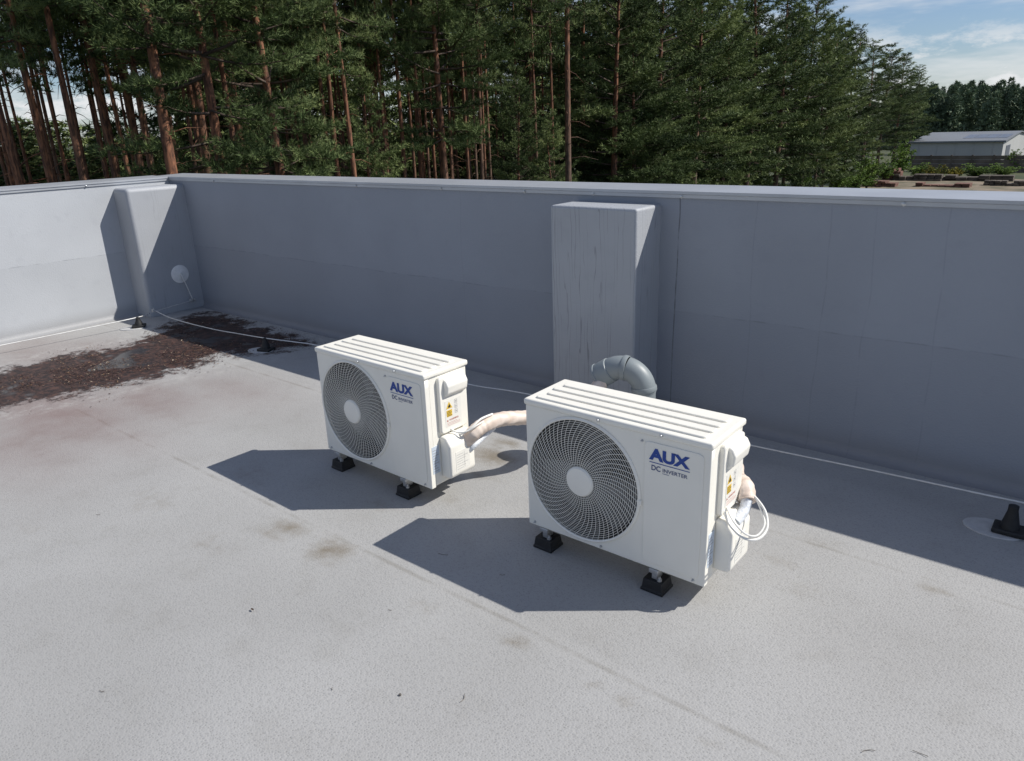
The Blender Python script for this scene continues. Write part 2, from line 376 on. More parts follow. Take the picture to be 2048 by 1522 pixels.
lw = tag(MB().prism([(-x, z) for x, z in ([(0, 1.195)] + fillet() + [(-.05, -.05), (.0, -.05), (0, GZ-.1), (.25, GZ-.1), (.25, 1.195)])], 'y', -12, .25).build('parapet_wall', M_left),
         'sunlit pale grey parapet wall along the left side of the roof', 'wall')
cp2 = MB().prism([(-x, z) for x, z in CP], 'y', -12, -.020).build('coping', M_coping, lw)
for y in (-.75, -2.1): screw((.0095, y, 1.188), (1, 0, 0), cp2)

# posts
yp = -.25
xa_, xb_ = PY(1103, 600, yp).x, PY(1270, 600, yp).x
p2 = tag(MB().prism([(xa_, yp), (xb_, yp), (xb_, .05), (xa_, .05)], 'z', -.02, PY(1185, 414, yp).z).build('parapet_post', M_post, None, .015, True, 4),
         'grey membrane-clad post standing against the middle of the back wall', 'post')
p1 = tag(MB().prism([(-.05, -.53), (.25, -.53), (.25, .05), (-.05, .05)], 'z', -.02, 1.15).build('parapet_post', M_post2, None, .035, True, 4),
         'grey membrane-clad post filling the left roof corner, with a round pad', 'post')

# ------------------------------------------------------------------ air conditioners
UW, UD, ZB, ZT = .73, .252, .10, .62
ZD = -.010   # the unit's own zero lies 1 cm below the roof surface; feet start at +1 cm
def make_unit(name, label, loc, rz, group):
    t = thing(name, label, 'air conditioner', loc, rz, group)
    cx, cz, RR = .247, .355, .234
    cb_ = MB().add([(.002,.028,ZB+.002),(UW-.002,.028,ZB+.002),(UW-.002,UD,ZB+.002),(.002,UD,ZB+.002),(.002,.028,ZT-.02),(UW-.002,.028,ZT-.02),(UW-.002,UD,ZT-.02),(.002,UD,ZT-.02)],
                   [(3,2,1,0),(4,5,6,7),(1,2,6,5),(2,3,7,6),(3,0,4,7)])
    cb_.build('casing', M_white, t, .010, True, 3)
    x0, x1, z0, z1 = 0, UW, ZB, ZT-.024
    angs = [2*math.pi*i/96 for i in range(96)] + [math.atan2(zz-cz, xx-cx) % (2*math.pi) for xx in (x0, x1) for zz in (z0, z1)]
    angs = sorted(angs); n = len(angs); ci = []; ou = []
    for a in angs:
        c, s = math.cos(a), math.sin(a); ks = []
        if c > 1e-9: ks.append((x1-cx)/c)
        if c < -1e-9: ks.append((x0-cx)/c)
        if s > 1e-9: ks.append((z1-cz)/s)
        if s < -1e-9: ks.append((z0-cz)/s)
        k = min(ks); ou.append((cx+c*k, cz+s*k)); ci.append((cx+c*RR, cz+s*RR))
    vs = [(p[0], .0, p[1]) for p in ou] + [(p[0], .0, p[1]) for p in ci] + [(p[0], .027, p[1]) for p in ou] + [(p[0], .027, p[1]) for p in ci]
    fs = []
    for i in range(n):
        j = (i+1) % n
        fs += [(i, j, n+j, n+i), (2*n+i, 3*n+i, 3*n+j, 2*n+j), (i, 2*n+i, 2*n+j, j), (n+i, n+j, 3*n+j, 3*n+i)]
    fp = MB().add(vs, fs).build('front_panel', M_white, t, .006, True, 3)
    def rr(a0, a1, b0, b1, r, k=5):
        o = []
        for (ccx, ccz, s) in ((a1-r, b1-r, 0), (a0+r, b1-r, 90), (a0+r, b0+r, 180), (a1-r, b0+r, 270)):
            for q in range(k+1):
                an = R(s+90*q/k); o.append((ccx+r*math.cos(an), ccz+r*math.sin(an)))
        return o
    MB().prism(rr(.498, .708, .122, .575, .018), 'y', -.0035, .001).build('service_panel', M_white, t, .002)
    tp = MB().box(-.006, UW+.006, -.007, UD+.006, ZT-.024, ZT).build('top_panel', M_white, t, .008, True, 3)
    rb = MB()
    for k, (ya, yb) in enumerate(((.020, .058), (.072, .110), (.124, .162), (.176, .214))):
        rb.prism(rr(.03+.012*(k % 2), UW-.03, ya, yb, .012, 4), 'z', ZT-.002, ZT+.006)
    rb.build('rib', M_white, tp, .003)
    for xx in (.32, .56): screw((xx, -.0065, ZT-.012), (0, -1, 0), tp, M_zinc, .004)
    for xx, zz in ((.03, .115), (.33, .113), (.69, .113), (.487, .57)): screw((xx, .0005, zz), (0, -1, 0), fp, M_zinc, .0035)
    sh = MB(); q = 64
    vs = [(cx+RR*math.cos(2*math.pi*i/q), y, cz+RR*math.sin(2*math.pi*i/q)) for y in (.012, .125) for i in range(q)] + [(cx, .125, cz)]
    vs = [((cx+(v[0]-cx)*.995), v[1], cz+(v[2]-cz)*.995) for v in vs]
    sh.add(vs, [(i, (i+1) % q, q+(i+1) % q, q+i) for i in range(q)] + [(q+i, q+(i+1) % q, 2*q) for i in range(q)])
    sh.build('fan_shroud', M_dark, t, recalc=False)
    fb = MB()
    for bld in range(3):
        a0 = 2*math.pi*bld/3 + .5; vs = []; nr, na = 7, 9
        for i in range(nr):
            r = .045+.17*i/(nr-1)
            for j in range(na):
                sa = j/(na-1); a = a0 + (.2+1.25*sa)*(1-.12*i/(nr-1)) + .35*i/(nr-1)
                vs.append((cx+r*math.cos(a), .05+.05*sa+.006*math.sin(sa*3.1), cz+r*math.sin(a)))
        fb.add(vs, [(i*na+j, i*na+j+1, (i+1)*na+j+1, (i+1)*na+j) for i in range(nr-1) for j in range(na-1)])
    fb.lathe([(.05, 0), (.05, .05), (.03, .058)], (cx, .105, cz), (0, -1, 0), 24)
    fb.build('fan', M_fan, t, recalc=False)
    g = MB()
    def ribbon(pts, wdt, dep, closed):
        n = len(pts); vs = []
        for i in range(n):
            pa = pts[(i-1) % n if closed else max(i-1, 0)]; pb = pts[(i+1) % n if closed else min(i+1, n-1)]
            tx, tz = pb[0]-pa[0], pb[2]-pa[2]; l = math.hypot(tx, tz) or 1; nx_, nz_ = -tz/l, tx/l
            x, y, z = pts[i]
            for sx, sy in ((-1, 0), (1, 0), (1, 1), (-1, 1)): vs.append((x+nx_*wdt/2*sx, y+dep*sy, z+nz_*wdt/2*sx))
        fs = []
        for i in range(n if closed else n-1):
            j = (i+1) % n
            for k in range(4): fs.append((i*4+k, i*4+(k+1) % 4, j*4+(k+1) % 4, j*4+k))
        g.add(vs, fs)
    dome = lambda r: -.012*(1-(r/RR)**2.5) - .002
    r = .066
    while r < RR-.005:
        ribbon([(cx+r*math.cos(2*math.pi*i/72), dome(r)+.001, cz+r*math.sin(2*math.pi*i/72)) for i in range(72)], .0013, .0014, True); r += .0078
    for s in range(58):
        a0 = 2*math.pi*s/58; pts = []
        for i in range(15):
            f_ = i/14; r = .05+(RR-.05+.001)*f_; a = a0 - .52*f_**1.2
            pts.append((cx+r*math.cos(a), dome(r)-.0010, cz+r*math.sin(a)))
        ribbon(pts, .0014, .0016, False)
    gr = g.build('fan_grille', M_white2, t, 0, False)
    MB().lathe([(RR-.004, .001), (RR-.004, .006), (RR+.001, .009), (RR+.007, .004), (RR+.007, -.001)], (cx, .0, cz), (0, -1, 0), 96, loop=True).build('grille_ring', M_white2, gr)
    hp = MB().lathe([(.057, 0), (.057, .006), (.052, .012), (.03, .015), (.0, .016)], (cx, dome(.05)+.004, cz), (0, -1, 0), 40).build('hub_cap', M_white2, gr)
    MB().box(.476, .492, -.010, .002, .33, .352).build('latch', M_white2, gr, .003)
    yl = -.0048; pl = lambda a, z: (a, yl, z)
    lg = MB(); text_into(lg, 'AUX', .516, .662, .512, .555, pl, .05)
    lo = lg.build('logo', M_blue, t, smooth=False, recalc=False)
    ln = MB(); ln.add([pl(.518, .503), pl(.662, .503), pl(.662, .5055), pl(.518, .5055)], [(0, 1, 2, 3)])
    ln.build('underline', M_blue, lo, smooth=False, recalc=False)
    l2 = MB(); text_into(l2, 'DC', .526, .559, .476, .495, pl, .012); text_into(l2, 'INVERTER', .567, .655, .478, .491, pl, .006)
    l2.add([pl(.566, .472), pl(.590, .472), pl(.590, .4735), pl(.566, .4735)], [(0, 1, 2, 3)])
    l2.build('lettering', M_navy, lo, smooth=False, recalc=False)
    tcv = MB().prism(rr(.066, .226, .335, .588, .016, 4), 'x', UW-.004, UW+.016).build('terminal_cover', M_white2, t, .005, True, 3)
    MB().prism([(UW+.012, .492), (UW+.036, .512), (UW+.042, .548), (UW+.03, .572), (UW+.012, .578)], 'y', .092, .216).build('handle_hood', M_white2, tcv, .007, True, 3)
    vcv = MB().prism([(UW-.004, .135), (UW+.048, .135), (UW+.060, .152), (UW+.060, .288), (UW+.034, .325), (UW-.004, .325)], 'y', .065, .215).build('valve_cover', M_white2, t, .009, True, 3)
    xs_ = UW+.0167
    sc = .86; ca, cz_ = .140, .418
    ps = lambda a, z: (xs_, ca+(a-.148)*sc, cz_+(z-.417)*sc)
    def quad(mb, a0, a1, z0, z1, pf): mb.add([pf(a0, z0), pf(a1, z0), pf(a1, z1), pf(a0, z1)], [(0, 1, 2, 3)])
    lb = MB(); quad(lb, .092, .204, .348, .486, ps); lb = lb.build('warning_label', M_label, tcv, smooth=False, recalc=False)
    of = -.007
    e1 = lambda a, z: (xs_+.0008, ca+(a+of-.148)*sc, cz_+(z-.417)*sc); e2 = lambda a, z: (xs_+.0016, ca+(a+of-.148)*sc, cz_+(z-.417)*sc)
    yq = MB(); quad(yq, .108, .146, .402, .436, e1); yq.add([e1(.106, .444), e1(.150, .444), e1(.128, .480)], [(0, 1, 2)])
    yq.build('warning_symbol', M_yellow, tcv, smooth=False, recalc=False)
    ik = MB()
    ik.add([e2(.121, .449), e2(.135, .449), e2(.137, .457), e2(.132, .461), e2(.129, .469), e2(.125, .461), e2(.120, .457)], [(0, 1, 2, 3, 4, 5, 6)])
    for k in range(4): quad(ik, .111, .143 - (.008 if k % 2 else 0), .406+k*.0075, .4085+k*.0075, e2)
    ik.build('flame_mark', M_ink, tcv, smooth=False, recalc=False)
    pk = MB()
    for r_ in range(3):
        a_, z_ = .166, .408+r_*.026
        quad(pk, a_, a_+.018, z_, z_+.0015, e1); quad(pk, a_, a_+.018, z_+.018, z_+.0195, e1)
        quad(pk, a_, a_+.0015, z_+.002, z_+.0178, e1); quad(pk, a_+.0165, a_+.018, z_+.002, z_+.0178, e1); quad(pk, a_+.006, a_+.012, z_+.006, z_+.013, e1)
    pk.build('pictogram', M_grey_ink, tcv, smooth=False, recalc=False)
    rd = MB(); text_into(rd, 'WARNING', .124, .188, .379, .388, e1, .01); rd.add([e1(.106, .378), e1(.118, .378), e1(.112, .388)], [(0, 1, 2)])
    for k in range(3): quad(rd, .108, .198-(.02 if k == 2 else 0), .355+.007*k, .3562+.007*k, e1)
    rd.build('lettering', M_red, tcv, smooth=False, recalc=False)
    rp = MB(); rp.box(UW-.001, UW+.0008, .014, .056, .165, .29); rp = rp.build('rating_plate', M_plate, t, smooth=False)
    ri = MB(); e3 = lambda a, z: (UW+.0014, a, z)
    for k in range(9): quad(ri, .018, .050-.006*(k % 3), .175+k*.012, .178+k*.012, e3)
    ri.build('lettering', M_grey_ink, rp, smooth=False, recalc=False)
    pp = MB(); pp.box(UW+.0595, UW+.0608, .095, .180, .165, .255); pp = pp.build('paper_label', M_label, vcv, smooth=False)
    pi_ = MB(); e4 = lambda a, z: (UW+.0614, a, z)
    for k in range(7): quad(pi_, .100, .138+.03*((k*7) % 3)/2, .172+k*.011, .1735+k*.011, e4)
    quad(pi_, .146, .147, .170, .246, e4)
    pi_.build('lettering', M_grey_ink, vcv, smooth=False, recalc=False)
    for xx in (.072, .545):
        br = MB().box(xx-.018, xx+.018, -.006, UD+.010, .084, .0995)
        br.box(xx-.011, xx+.011, .004, .044, .056, .0838); br.box(xx-.011, xx+.011, UD-.045, UD-.005, .056, .0838)
        br.build('mounting_bracket', M_zinc, t, .002)
        for yy in (.024, UD-.026):
            ft = MB(); z = [(.0103, .043, .041), (.020, .043, .041), (.022, .040, .038), (.046, .037, .035), (.056, .036, .034)]
            vs = []; fs = []
            for (zz, hx, hy) in z: vs += [(xx-hx, yy-hy, zz), (xx+hx, yy-hy, zz), (xx+hx, yy+hy, zz), (xx-hx, yy+hy, zz)]
            for i in range(len(z)-1):
                for k in range(4): fs.append((i*4+k, i*4+(k+1) % 4, i*4+4+(k+1) % 4, i*4+4+k))
            fs += [(3, 2, 1, 0), tuple(range(len(vs)-4, len(vs)))]
            ft.add(vs, fs).build('rubber_foot', M_black, t, .004)
            if yy < .1: MB().lathe([(.009, 0), (.009, .008), (.005, .009), (.005, .018)], (xx+.020, .004, .0565), (0, 0, 1), 8).build('bolt', M_zinc, t)
    return t
uB = make_unit('air_conditioner', 'white outdoor air conditioner unit in front, nearer the camera', (5.44, -1.533, ZD), R(.4), 'outdoor air conditioner units')
remember(uB)
uA = dup(uB, (4.20, -1.546, ZD), R(-.9), 'white outdoor air conditioner unit further back on the left', 'outdoor air conditioner units')

# pipes & cables
t = thing('insulated_pipe', 'beige tape-wrapped pipe running from the rear unit past the front unit', 'pipe', (5.02, -1.4, 0))
def child(mb, name, mat, parent, **k):
    o = mb.build(name, mat, parent, **k)
    o.data.transform(Matrix.Translation(-Vector(parent.location))); return o
pa = spline([(4.955, -1.37, .25), PY(945, 868, -1.36), PY(968, 850, -1.30), PY(1005, 838, -1.2), PY(1050, 835, -1.08), (5.17, -.93, .29), (5.215, -.80, .33), (5.235, -.70, .385)], 10)
child(MB().tube(pa, [.033+.0010*math.sin(i*1.9) for i in range(len(pa))], 18), 'wrapping', M_wrap, t)
pb = spline([(4.965, -1.37, .20), PY(946, 893, -1.36), PY(966, 874, -1.30), PY(988, 854, -1.24)], 8)
child(MB().tube(pb, .013, 10), 'foil_tube', M_foil, t)
cb = spline([(4.945, -1.42, .335), PY(905, 862, -1.42), PY(922, 868, -1.41), PY(944, 854, -1.38), PY(962, 838, -1.33), PY(985, 828, -1.26)], 8)
tag(MB().tube(cb, .0048, 8).build('power_cable', M_cable), 'thin white cable dipping from the rear unit to its wrapped pipe', 'cable')
cb = spline([(4.945, -1.44, .333), PY(895, 852, -1.44), PY(913, 864, -1.43), PY(935, 862, -1.40), PY(955, 850, -1.36), PY(975, 838, -1.28)], 8)
tag(MB().tube(cb, .0036, 8).build('signal_cable', M_cable), 'thinner white cable hanging just above the power cable of the rear unit', 'cable')
t = thing('insulated_pipe', 'short beige-wrapped pipe bending down beside the front unit', 'pipe', (6.2, -1.3, 0))
pa = spline([(5.95, -1.10, .33), (6.08, -1.14, .37), PY(1472, 955, -1.22), PY(1490, 973, -1.28), PY(1494, 1002, -1.32)], 10)
child(MB().tube(pa, [.030+.0010*math.sin(i*1.9) for i in range(len(pa))], 16), 'wrapping', M_wrap, t)
pb = spline([PY(1494, 1000, -1.32), PY(1487, 1022, -1.35), PY(1470, 1044, -1.40)], 8)
child(MB().tube(pb, .019, 12), 'foil_tube', M_foil, t)
for k, (nm, rr_, lab, sh) in enumerate((('power_cable', .0046, 'thick white cable looping wide beside the front unit', 0), ('signal_cable', .0032, 'thin white cable looping inside the thicker one beside the front unit', 1))):
    q = 7*sh
    cb = spline([(6.188, -1.41, .335), PY(1448+q, 1018, -1.43), PY(1460+q, 1050-q, -1.46), PY(1488+q*.4, 1076-q*1.2, -1.46), PY(1516-q*.3, 1078-q, -1.43), PY(1534-q*.7, 1056-q, -1.38), PY(1530-q, 1022, -1.34), PY(1508, 992, -1.31), PY(1490, 982, -1.29)], 8)
    tag(MB().tube(cb, rr_, 8).build(nm, M_cable), lab, 'cable')

# PVC vent
t = thing('vent_pipe', 'grey plastic vent pipe with swan-neck bend behind the front unit', 'pipe', (5.44, -.62, 0))
c0 = Vector((5.322, -.65, .358)); ax = Vector((-.975, -.22, 0)).normalized(); rb = .106
arc = lambda d: c0 + (-ax)*rb*math.cos(R(d)) + Vector((0, 0, 1))*rb*math.sin(R(d))
tan = lambda d: (ax*math.sin(R(d)) + Vector((0, 0, 1))*math.cos(R(d)))
loc = Vector(t.location)
def pv(mb, nm): o = mb.build(nm, M_pvc, t); o.data.transform(Matrix.Translation(-loc)); return o
st = arc(0); pv(MB().tube([(st.x, st.y, -.01), (st.x, st.y, .3), st], .054, 32), 'pipe')
pv(MB().tube([arc(d) for d in range(0, 80, 3)], .0555, 40), 'elbow')
pv(MB().tube([arc(d) for d in range(81, 132, 3)], .0555, 40, False), 'elbow')
for d in (8, 84): pv(MB().lathe([(.0550, -.012), (.0592, -.011), (.0605, -.007), (.0605, .007), (.0592, .011), (.0550, .012)], arc(d), tan(d), 40, loop=True), 'collar')
d = 124; pv(MB().lathe([(.0555, -.005), (.0595, -.003), (.061, .002), (.061, .062), (.064, .064), (.064, .074), (.059, .076), (.056, .065), (.054, .0)], arc(d), tan(d), 40, loop=True), 'socket')
pv(MB().lathe([(.09, 0), (.088, .006), (.07, .012), (.064, .05), (.055, .05)], (st.x, st.y, 0), (0, 0, 1), 28), 'flashing')

# lightning conductor
def wire(name, pts, label, r=.0042):
    return tag(MB().tube(spline(pts, 6), r, 8).build(name, M_alu), label, 'wire')
w1 = wire('conductor_wire', [G(-260, 738, .075), G(-80, 707, .077), G(0, 691, .075), G(150, 661, .08), G(278, 634, .09), G(310, 623, .085), PX(385, 600, .31)], 'straight pale conductor wire along the foot of the left wall')
w2 = wire('conductor_wire', [G(306, 619, .09), G(345, 637, .075), G(420, 657, .07), G(480, 668, .075), G(535, 677, .10), G(590, 684, .085), G(640, 692, .07), G(780, 727, .06), G(930, 767, .06), G(1050, 787, .06), G(1250, 833, .06), G(1490, 888, .065), G(1750, 942, .08), G(2020, 1000, .115), G(2300, 1058, .08)],
          'long pale conductor wire curving along the foot of the back wall')
t = thing('conductor_lead', 'short rod joining the round wall pad to the corner conductor wire', 'rod', tuple(PX(385, 600, .31)))
p0 = PX(360, 548, .253); p1 = PX(385, 600, .31)
child(MB().tube(spline([p0, p0+Vector((.03, 0, -.01)), p1+Vector((0, 0, .02)), p1], 5), .005, 8), 'rod', M_alu, t)
cl = MB()
for off in (-.018, .018): cl.box(p1.x-.02, p1.x+.02, p1.y+off-.008, p1.y+off+.008, p1.z-.016, p1.z+.016)
cl.tube([(p1.x, p1.y-.03, p1.z+.008), (p1.x, p1.y+.03, p1.z+.008)], .005, 6); child(cl, 'clamp', M_zinc, t, bevel=.003)
cl = MB(); pc = G(308, 621, .09); cl.box(pc.x-.016, pc.x+.016, pc.y-.016, pc.y+.016, pc.z-.014, pc.z+.014); cl.tube([(pc.x, pc.y, pc.z), (pc.x, pc.y, pc.z+.026)], .006, 6)
tag(cl.build('wire_clamp', M_zinc, None, .003), 'small metal clamp joining the two conductor wires at the post', 'clamp')
M_pad = pm('pad_white', (.80, .80, .79), .5, 0, .05, 30)
tag(MB().lathe([(.084, -.004), (.084, .003), (.07, .007), (.03, .009), (.012, .016), (.0, .018)], PX(360, 548, .2515), (1, 0, 0), 32).build('wall_pad', M_pad), 'round pale sealing pad stuck on the corner post', 'pad')
def holder(p, rz, label, patch=True, h=.115):
    t = thing('wire_holder', label, 'wire holder', tuple(p), rz, 'black wire holders on the roof')
    MB().prism([(-.055, -.045), (.055, -.045), (.055, .045), (-.055, .045)], 'z', .006, .026).build('base', M_black, t, .006)
    MB().lathe([(.034, .024), (.030, .045), (.018, h-.02), (.018, h), (.006, h+.004)], (0, 0, 0), (0, 0, 1), 14).build('post', M_black, t)
    if patch: MB().prism([(.085*math.cos(a*.3927)*1.25-.05, .075*math.sin(a*.3927)) for a in range(16)], 'z', -.002, .0055).build('patch', M_patch, t, .002)
    return t
holder(G(2017, 1066), R(0), 'black cone wire holder near the right edge of the roof', True, .118)
holder(G(533, 702), R(20), 'black cone wire holder beside the wet litter near the back wall', True, .10)
holder(G(279, 655), R(60), 'black cone wire holder at the foot of the left wall', True, .09)

# twigs
M_twig = pm('twig_brown', (.15, .13, .11), .8, 0, .3, 60)
TW = [(925, 1398, .016, 'bent dark twig on the bare roof at the bottom centre'), (1737, 1505, .018, 'thin straight twig at the bottom right of the roof'), (1840, 1509, .018, 'slim twig lying furthest into the bottom right corner'),
      (886, 1110, .022, 'fine twig lying in the shadow of the front unit'), (780, 1221, .008, 'tiny twig just below the front unit shadow'), (205, 1383, .009, 'small twig at the lower left of the roof'),
      (665, 1379, .006, 'speck of twig on the lower left centre of the roof'), (197, 1030, .009, 'twig fragment left of the rear unit shadow'), (1005, 1150, .010, 'dark twig between the shadow edge and the front unit foot')]
for u, v, l, lab in TW:
    c = G(u, v); a = rnd.random()*6; k = rnd.uniform(-.4, .4)
    pts = [(c.x+math.cos(a)*l*s-math.sin(a)*l*k*(1-s*s), c.y+math.sin(a)*l*s+math.cos(a)*l*k*(1-s*s), .002+.002*abs(s)) for s in (-1, -.5, 0, .5, 1)]
    tag(MB().tube(spline(pts, 3), .0008, 6).build('twig', M_twig), lab, 'twig')
for u, v, lab, col in ((800, 1391, 'small dark pebble at the bottom of the roof', (.10, .09, .08)), (505, 1222, 'curled brown dead leaf on the roof left of centre', (.16, .09, .055))):
    c = G(u, v); mb = MB()
    if 'leaf' in lab:
        vs = []
        for i in range(6):
            s = i/5; wv = .004*math.sin(math.pi*(.08+.88*s))
            for j in (-1, 0, 1): vs.append((c.x+(s-.5)*.018, c.y+wv*j, .003+.004*abs(j)+.003*s))
        mb.add(vs, [(i*3+j, i*3+j+1, i*3+j+4, i*3+j+3) for i in range(5) for j in range(2)]); nm = 'dead_leaf'
    else:
        mb.lathe([(.002, 0), (.004, .002), (.0045, .004), (.003, .006), (0, .007)], (c.x, c.y, 0), (.1, .1, 1), 9); nm = 'pebble'
    tag(mb.build(nm, pm(nm, col, .8, 0, .2, 80)), lab, nm.replace('_', ' '))

# ------------------------------------------------------------------ ground beyond
def ground_mat(name, c1, c2, sc):
    mt, nt, b = newmat(name); pos = NN(nt, 'ShaderNodeNewGeometry').outputs['Position']
    col = MIX(nt, RAMP(nt, NOISE(nt, pos, sc, 4, .65), .35, .65), c1, c2); nt.links.new(col, b.inputs['Base Color']); b.inputs['Roughness'].default_value = .9
    return mt
o = MB().add([(-1500, -400, GZ), (1500, -400, GZ), (1500, 2500, GZ), (-1500, 2500, GZ)], [(0, 1, 2, 3)]).build('ground', ground_mat('grass_ground', (.03, .042, .014), (.07, .078, .03), .3)); tag(o, kind='structure')
o = MB().add([(-11, 60, GZ+.03), (40, 60, GZ+.03), (40, 96, GZ+.03), (-20, 96, GZ+.03), (-16, 84, GZ+.03)], [(0, 1, 2, 3, 4)]).build('yard', ground_mat('sandy_yard', (.10, .09, .052), (.23, .18, .128), .35)); tag(o, kind='structure')

# ------------------------------------------------------------------ trees
def foliage_mat(name, dark, mid, lite, rough=.6):
    mt, nt, b = newmat(name)
    at = NN(nt, 'ShaderNodeAttribute', {'attribute_name': 'tint'}).outputs['Fac']
    orr = NN(nt, 'ShaderNodeObjectInfo').outputs['Random']
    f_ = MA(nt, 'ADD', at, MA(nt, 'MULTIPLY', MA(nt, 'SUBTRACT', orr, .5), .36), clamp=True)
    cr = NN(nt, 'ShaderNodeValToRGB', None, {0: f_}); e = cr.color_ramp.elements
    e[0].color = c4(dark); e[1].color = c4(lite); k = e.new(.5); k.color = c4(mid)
    nt.links.new(cr.outputs[0], b.inputs['Base Color']); b.inputs['Roughness'].default_value = rough
    b.inputs['Specular IOR Level'].default_value = .15
    return mt
M_needle = foliage_mat('pine_needles', (.026, .043, .016), (.108, .150, .056), (.275, .325, .130))
M_leaf = foliage_mat('broad_leaves', (.04, .075, .014), (.12, .195, .036), (.22, .31, .06))
M_yleaf = foliage_mat('yellow_leaves', (.06, .09, .02), (.17, .17, .03), (.42, .33, .05))
def bark_mat():
    mt, nt, b = newmat('pine_bark')
    tc = NN(nt, 'ShaderNodeTexCoord').outputs['Object']
    z = NN(nt, 'ShaderNodeSeparateXYZ', None, {0: tc}).outputs[2]
    orr = NN(nt, 'ShaderNodeObjectInfo').outputs['Random']
    n = NOISE(nt, MAP(nt, tc, (9, 9, 2.2)), 1.5, 4, .65); n2 = NOISE(nt, tc, .5, 2)
    red = MIX(nt, RAMP(nt, n, .35, .65), (.055, .024, .015), (.29, .125, .066))
    gry = MIX(nt, RAMP(nt, n, .35, .65), (.04, .028, .021), (.17, .105, .073))
    k = RAMP(nt, MA(nt, 'ADD', MA(nt, 'ADD', z, MA(nt, 'MULTIPLY', n2, 4)), MA(nt, 'MULTIPLY', orr, -4)), 3, 9)
    nt.links.new(MIX(nt, k, gry, red), b.inputs['Base Color']); b.inputs['Roughness'].default_value = .85
    return mt
M_bark = bark_mat()
M_twiggy = pm('dead_branch', (.075, .052, .04), .9, 0, .3, 5)

def tri_mesh(name, V, T, mi, tint, mats):
    me = bpy.data.meshes.new(name); nv, nf = len(V), len(T)
    me.vertices.add(nv); me.vertices.foreach_set('co', V.astype(np.float32).ravel())
    me.loops.add(nf*3); me.loops.foreach_set('vertex_index', T.astype(np.int32).ravel())
    me.polygons.add(nf); me.polygons.foreach_set('loop_start', (np.arange(nf)*3).astype(np.int32))
    try: me.polygons.foreach_set('loop_total', np.full(nf, 3, np.int32))
    except Exception: pass
    me.polygons.foreach_set('material_index', mi.astype(np.int32))
    a = me.attributes.new('tint', 'FLOAT', 'POINT'); a.data.foreach_set('value', tint.astype(np.float32))
    for q in mats: me.materials.append(q)
    me.update(calc_edges=True); return me
def unit(a): return a/np.maximum(np.linalg.norm(a, axis=-1, keepdims=True), 1e-9)
def blades(P, D, tn, k, L, W, rng, spread=.8, leaf=False):
    n = len(P)*k; P = np.repeat(P, k, 0); D = np.repeat(D, k, 0); tn = np.repeat(tn, k)
    d = unit(D*.6 + unit(rng.normal(size=(n, 3)))*spread); l = (L*rng.uniform(.6, 1.25, n))[:, None]
    s = unit(np.cross(d, rng.normal(size=(n, 3))))*(W/2)
    tn = np.clip(tn + rng.normal(0, .1, n), 0, 1)
    if leaf:
        P = P + unit(rng.normal(size=(n, 3)))*L*.5
        V = np.stack([P, P+d*l*.5+s, P+d*l, P+d*l*.5-s], 1).reshape(-1, 3); i = np.arange(n)*4
        T = np.concatenate([np.stack([i, i+1, i+2], 1), np.stack([i, i+2, i+3], 1)]); return V, T, np.repeat(tn, 4)
    V = np.stack([P-s, P+s, P+d*l], 1).reshape(-1, 3); return V, np.arange(n*3).reshape(-1, 3), np.repeat(tn, 3)
class Limbs:
    def __init__(s): s.V = []; s.T = []
    def add(s, pts, r0, r1):
        pts = np.asarray(pts); k = len(pts); o = len(s.V)
        d = unit(pts[-1]-pts[0]); a = unit(np.cross(d, [.3, .2, .93])); b = np.cross(d, a)
        for i, p in enumerate(pts):
            r = r0+(r1-r0)*i/(k-1)
            for j in range(3):
                t = 2.094*j; s.V.append(p+(a*math.cos(t)+b*math.sin(t))*r)
        for i in range(k-1):
            for j in range(3):
                q = o+i*3+j; w_ = o+i*3+(j+1) % 3; s.T += [(q, w_, w_+3), (q, w_+3, q+3)]
